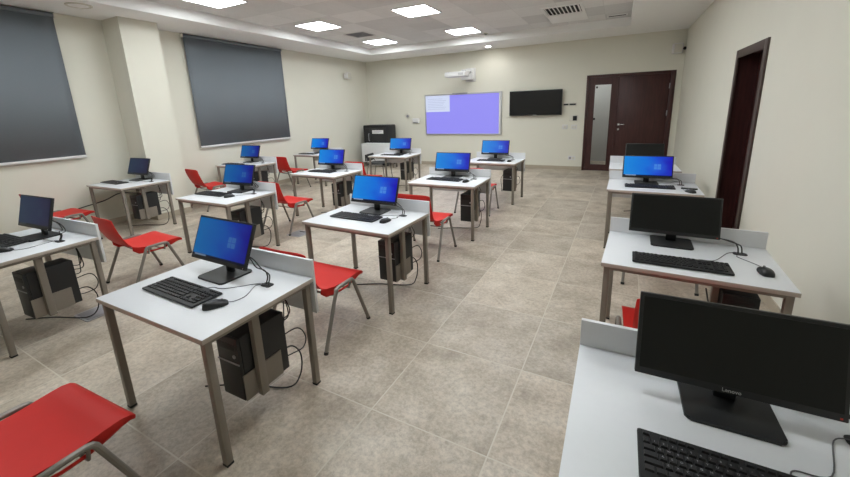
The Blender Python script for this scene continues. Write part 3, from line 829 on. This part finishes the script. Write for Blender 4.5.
CH = [
 (-2.135, .375, 2, 'red chair in the near left foreground, only its seat and tube showing'),
 (-4.57, 2.05, -3, 'red chair facing away behind the nearest left-hand desk, its backrest fully seen'),
 (-2.105, 2.09, 0, 'red chair with its back hidden by the front centre desk panel'),
 (-2.06, 3.98, 0, 'red chair pulled up between the second and third centre desks'),
 (-4.48, 4.04, -2, 'red chair behind the desk of the second left row, over a floor box'),
 (-7.06, 4.52, -6, 'red chair against the pillar, facing the desk under the second blind'),
 (-6.88, 6.45, -2, 'red chair near the wall below the second blind, farthest on the left'),
 (-2.07, 6.00, 0, 'red chair mostly hidden behind the third centre desk, front leg showing'),
 (.385, 2.30, 0, 'red chair pushed under the second desk by the right wall'),
 (-7.02, 2.30, 3, 'red chair by the left wall, half hidden by an old square-looking monitor'),
 (.467, 4.17, 0, 'red chair behind the second right-wall monitor, only its leg tips showing'),
 (-4.56, 6.17, 0, 'red chair whose back rises behind the third left-row desk panel'),
]
CH[9] = (-7.13, 2.28, 3, 'red chair by the left wall, half hidden behind the leftmost monitor')
for i, (x, y, a, lab) in enumerate(CH):
    o = proto if i == 0 else copy_tree(proto)
    o.location = (x, y, 0); o.rotation_euler = (0, 0, R(a)); o['label'] = lab

# ---------------------------------------------------------------- stations
LW, LD, RW, RD = .993, .715, .953, .701
#  key: x, y, rot, place phrase, monitor (x,y,yaw,tilt,screen), keyboard (x,y,rot) , mouse (x,y,rot)
ST = {
 'D1': (-2.122, 1.242, -.4, 'at the front of the centre row', (-2.192, 1.415, -2, .40, SCRM), (-2.215, 1.14, -2), (-1.868, 1.115, -32)),
 'D2': (-2.105, 2.848, -1.9, 'second from the front in the centre row', (-2.138, 3.055, -1, .36, SCR), (-2.195, 2.80, -2), (-1.845, 2.78, -5)),
 'D3': (-2.084, 4.856, -.1, 'third from the front in the centre row', (-2.138, 5.095, 1, .30, SCR), (-2.16, 4.86, -3), (-1.81, 4.785, -5)),
 'D4': (-2.048, 6.953, -2, 'farthest in the centre row, below the television', (-2.10, 7.185, 1, .31, SCR), (-2.10, 6.91, 2), (-1.735, 6.86, 0)),
 'F1': (-4.496, 1.106, 2.6, 'nearest the left picture edge', (-4.557, 1.286, 3, .27, SCRD), (-4.70, 1.10, 2), (-4.33, .985, -50)),
 'E2': (-4.477, 3.061, 0, 'second in the left row, before the pillar', (-4.507, 3.30, 3, .33, SCRM), (-4.69, 3.03, 1), (-4.315, 2.99, -15)),
 'E3': (-4.432, 4.933, -1.5, 'third in the left row, before the second blind', (-4.50, 5.165, 3, .30, SCR), (-4.52, 4.93, -2), None),
 'E4': (-4.53, 7.370, 0, 'farthest in the left row, near the black cabinet', (-4.50, 7.60, 4, .30, SCR), (-4.55, 7.29, 1), None),
 'F2': (-7.007, 3.151, 1, 'by the left wall in front of the pillar', (-7.12, 3.385, 2, .34, SCRD), (-7.25, 3.06, -1), None),
 'F3': (-6.97, 5.325, 0, 'by the left wall under the second blind', (-7.10, 5.56, 2, .33, SCRM), (-7.17, 5.17, 0), None),
 'F4': (-6.70, 7.22, 0, 'by the left wall at the far corner', (-6.83, 7.455, 2, .34, SCR), (-6.88, 7.06, 0), None),
 'R1': (.404, 1.196, 0, 'nearest by the right wall', (.393, 1.384, 0, .28, OFFSCR), (.385, 1.06, -.5), None),
 'R2': (.469, 2.834, -3.1, 'second along the right wall', (.41, 3.073, -2, .31, OFFSCR), (.415, 2.665, -1.5), (.84, 2.69, 0)),
 'R3': (.430, 5.191, -1.2, 'third along the right wall', (.38, 5.38, 1, .33, SCR), (.40, 5.13, 0), (.785, 4.94, 30)),
 'R4': (.415, 6.79, 0, 'farthest along the right wall', (.43, 7.0, 1, .32, OFFSCR), None, None),
}
DESKLAB = {
 'D1': 'white computer desk with grey legs, large at the front of the centre row',
 'F1': 'white computer desk cut by the left picture edge',
 'R1': 'white desk in the near right corner, cut by the picture edges',
}
for k, (x, y, a, ph, mo, kb, ms) in ST.items():
    w, d = (RW, RD) if k[0] == 'R' else (LW, LD)
    rz = R(a); DM = W((x, y, 0), rz)
    grp = {'D': 'desks of the centre row', 'E': 'desks of the left row', 'F': 'desks by the left wall', 'R': 'desks by the right wall'}[k[0] if k != 'F1' else 'E']
    px, sg = (.175, 1) if k[0] == 'R' else (w/2-.078, -1)
    make_desk(DESKLAB.get(k, 'white computer desk with grey legs, '+ph), w, d, (x, y, 0), rz, grp, px, sg)
    make_tower('black computer tower hung under the desk '+ph if k[0] != 'R' else 'black computer tower under the desk '+ph, (x, y, 0), rz, px, sg, loose=(k in ('D4', 'R2')))
    lit = mo[4] is not OFFSCR
    look = 'bright blue monitor' if mo[4] is SCR else 'dim blue monitor' if lit and mo[4] is SCRM else 'very dim navy monitor' if lit else 'black switched-off monitor'
    make_monitor(look+' on the desk '+ph, (mo[0], mo[1], ZT), R(mo[2]), mo[3], mo[4], lit, hz=(.208 if k[0] == 'R' else .228), logo=(k == 'R1'), desk=DM)
    if kb: make_keyboard('black keyboard on the desk '+ph, (kb[0], kb[1], ZT), R(kb[2]), detail={'R1': 2, 'D1': 1, 'R2': 1}.get(k, 0), desk=DM)
    if ms: make_mouse('black mouse on the desk '+ph, (ms[0], ms[1], ZT), R(ms[2]), desk=DM)

# small things on and under the desks
bm = bmesh.new(); prism(bm, rounded(.16, .05, .01), 0, .012, bev=.003)
o = tag(obj('phone_charger', bm, BLACK), 'flat black gadget behind the mouse on the third right-wall desk', 'gadget'); o.location = (.80, 5.13, ZT); o.rotation_euler = (0, 0, R(-8))
def floor_box(x, y, label, rz=0):
    t = thing('floor_socket_box', label, 'floor box', (x, y, 0), R(rz), 'metal socket boxes set in the floor')
    f = bmesh.new(); prism(f, rounded(.26, .26, .012), 0, .006, bev=.002); obj('rim', f, ALU, t)
    f = bmesh.new(); box(f, -.11, .11, -.11, .11, .005, .009, .001); ld = obj('lid', f, GREYP, t)
    f = bmesh.new(); box(f, -.05, .05, .06, .085, .0085, .011, .001); obj('cable_flap', f, BLACKM, ld)
floor_box(-4.13, 3.88, 'grey floor socket box behind the red chair of the left row')
floor_box(-4.22, 1.42, 'grey floor socket box beside the front desk leg')
bm = bmesh.new(); tube(bm, [(-6.98, 3.40, .52), (-7.12, 3.20, .56), (-7.3, 3.11, .56), (-7.575, 3.0, .44), (-7.59, 2.68, .39), (-7.595, 2.3, .32)], .009, 8, 8)
tag(obj('power_cord', bm, CABLE), 'black power cord strung from wall to the desk before the pillar', 'cord')

# ---------------------------------------------------------------- camera, world, view
cam = bpy.data.cameras.new('camera'); co = bpy.data.objects.new('camera', cam); COL.objects.link(co)
right = Vector((0.8928900446793391, 0.44904185476524916, -0.03329836004239068))
up = Vector((-0.07425400869919868, 0.21978045596659668, 0.9727193291835081))
fwd = Vector((-0.444110020495628, 0.8660588685788627, -0.22958293893770315))
M3 = Matrix((right, up, -fwd)).transposed()
co.matrix_world = Matrix.Translation((0, 0, 1.7504458)) @ M3.to_4x4()
cam.sensor_width = 36; cam.sensor_fit = 'HORIZONTAL'
cam.lens = 373.868*36/850
cam.shift_x = 0; cam.shift_y = -41.087/850
cam.clip_start = .02; cam.clip_end = 60
SC.camera = co
w = bpy.data.worlds.new('world'); SC.world = w; w.use_nodes = True
w.node_tree.nodes['Background'].inputs['Color'].default_value = (.9, .95, 1, 1)
w.node_tree.nodes['Background'].inputs['Strength'].default_value = .02
vs = SC.view_settings
vs.view_transform = 'Standard'; vs.look = 'None'; vs.gamma = 1; vs.exposure = 0.0
vs.use_curve_mapping = False
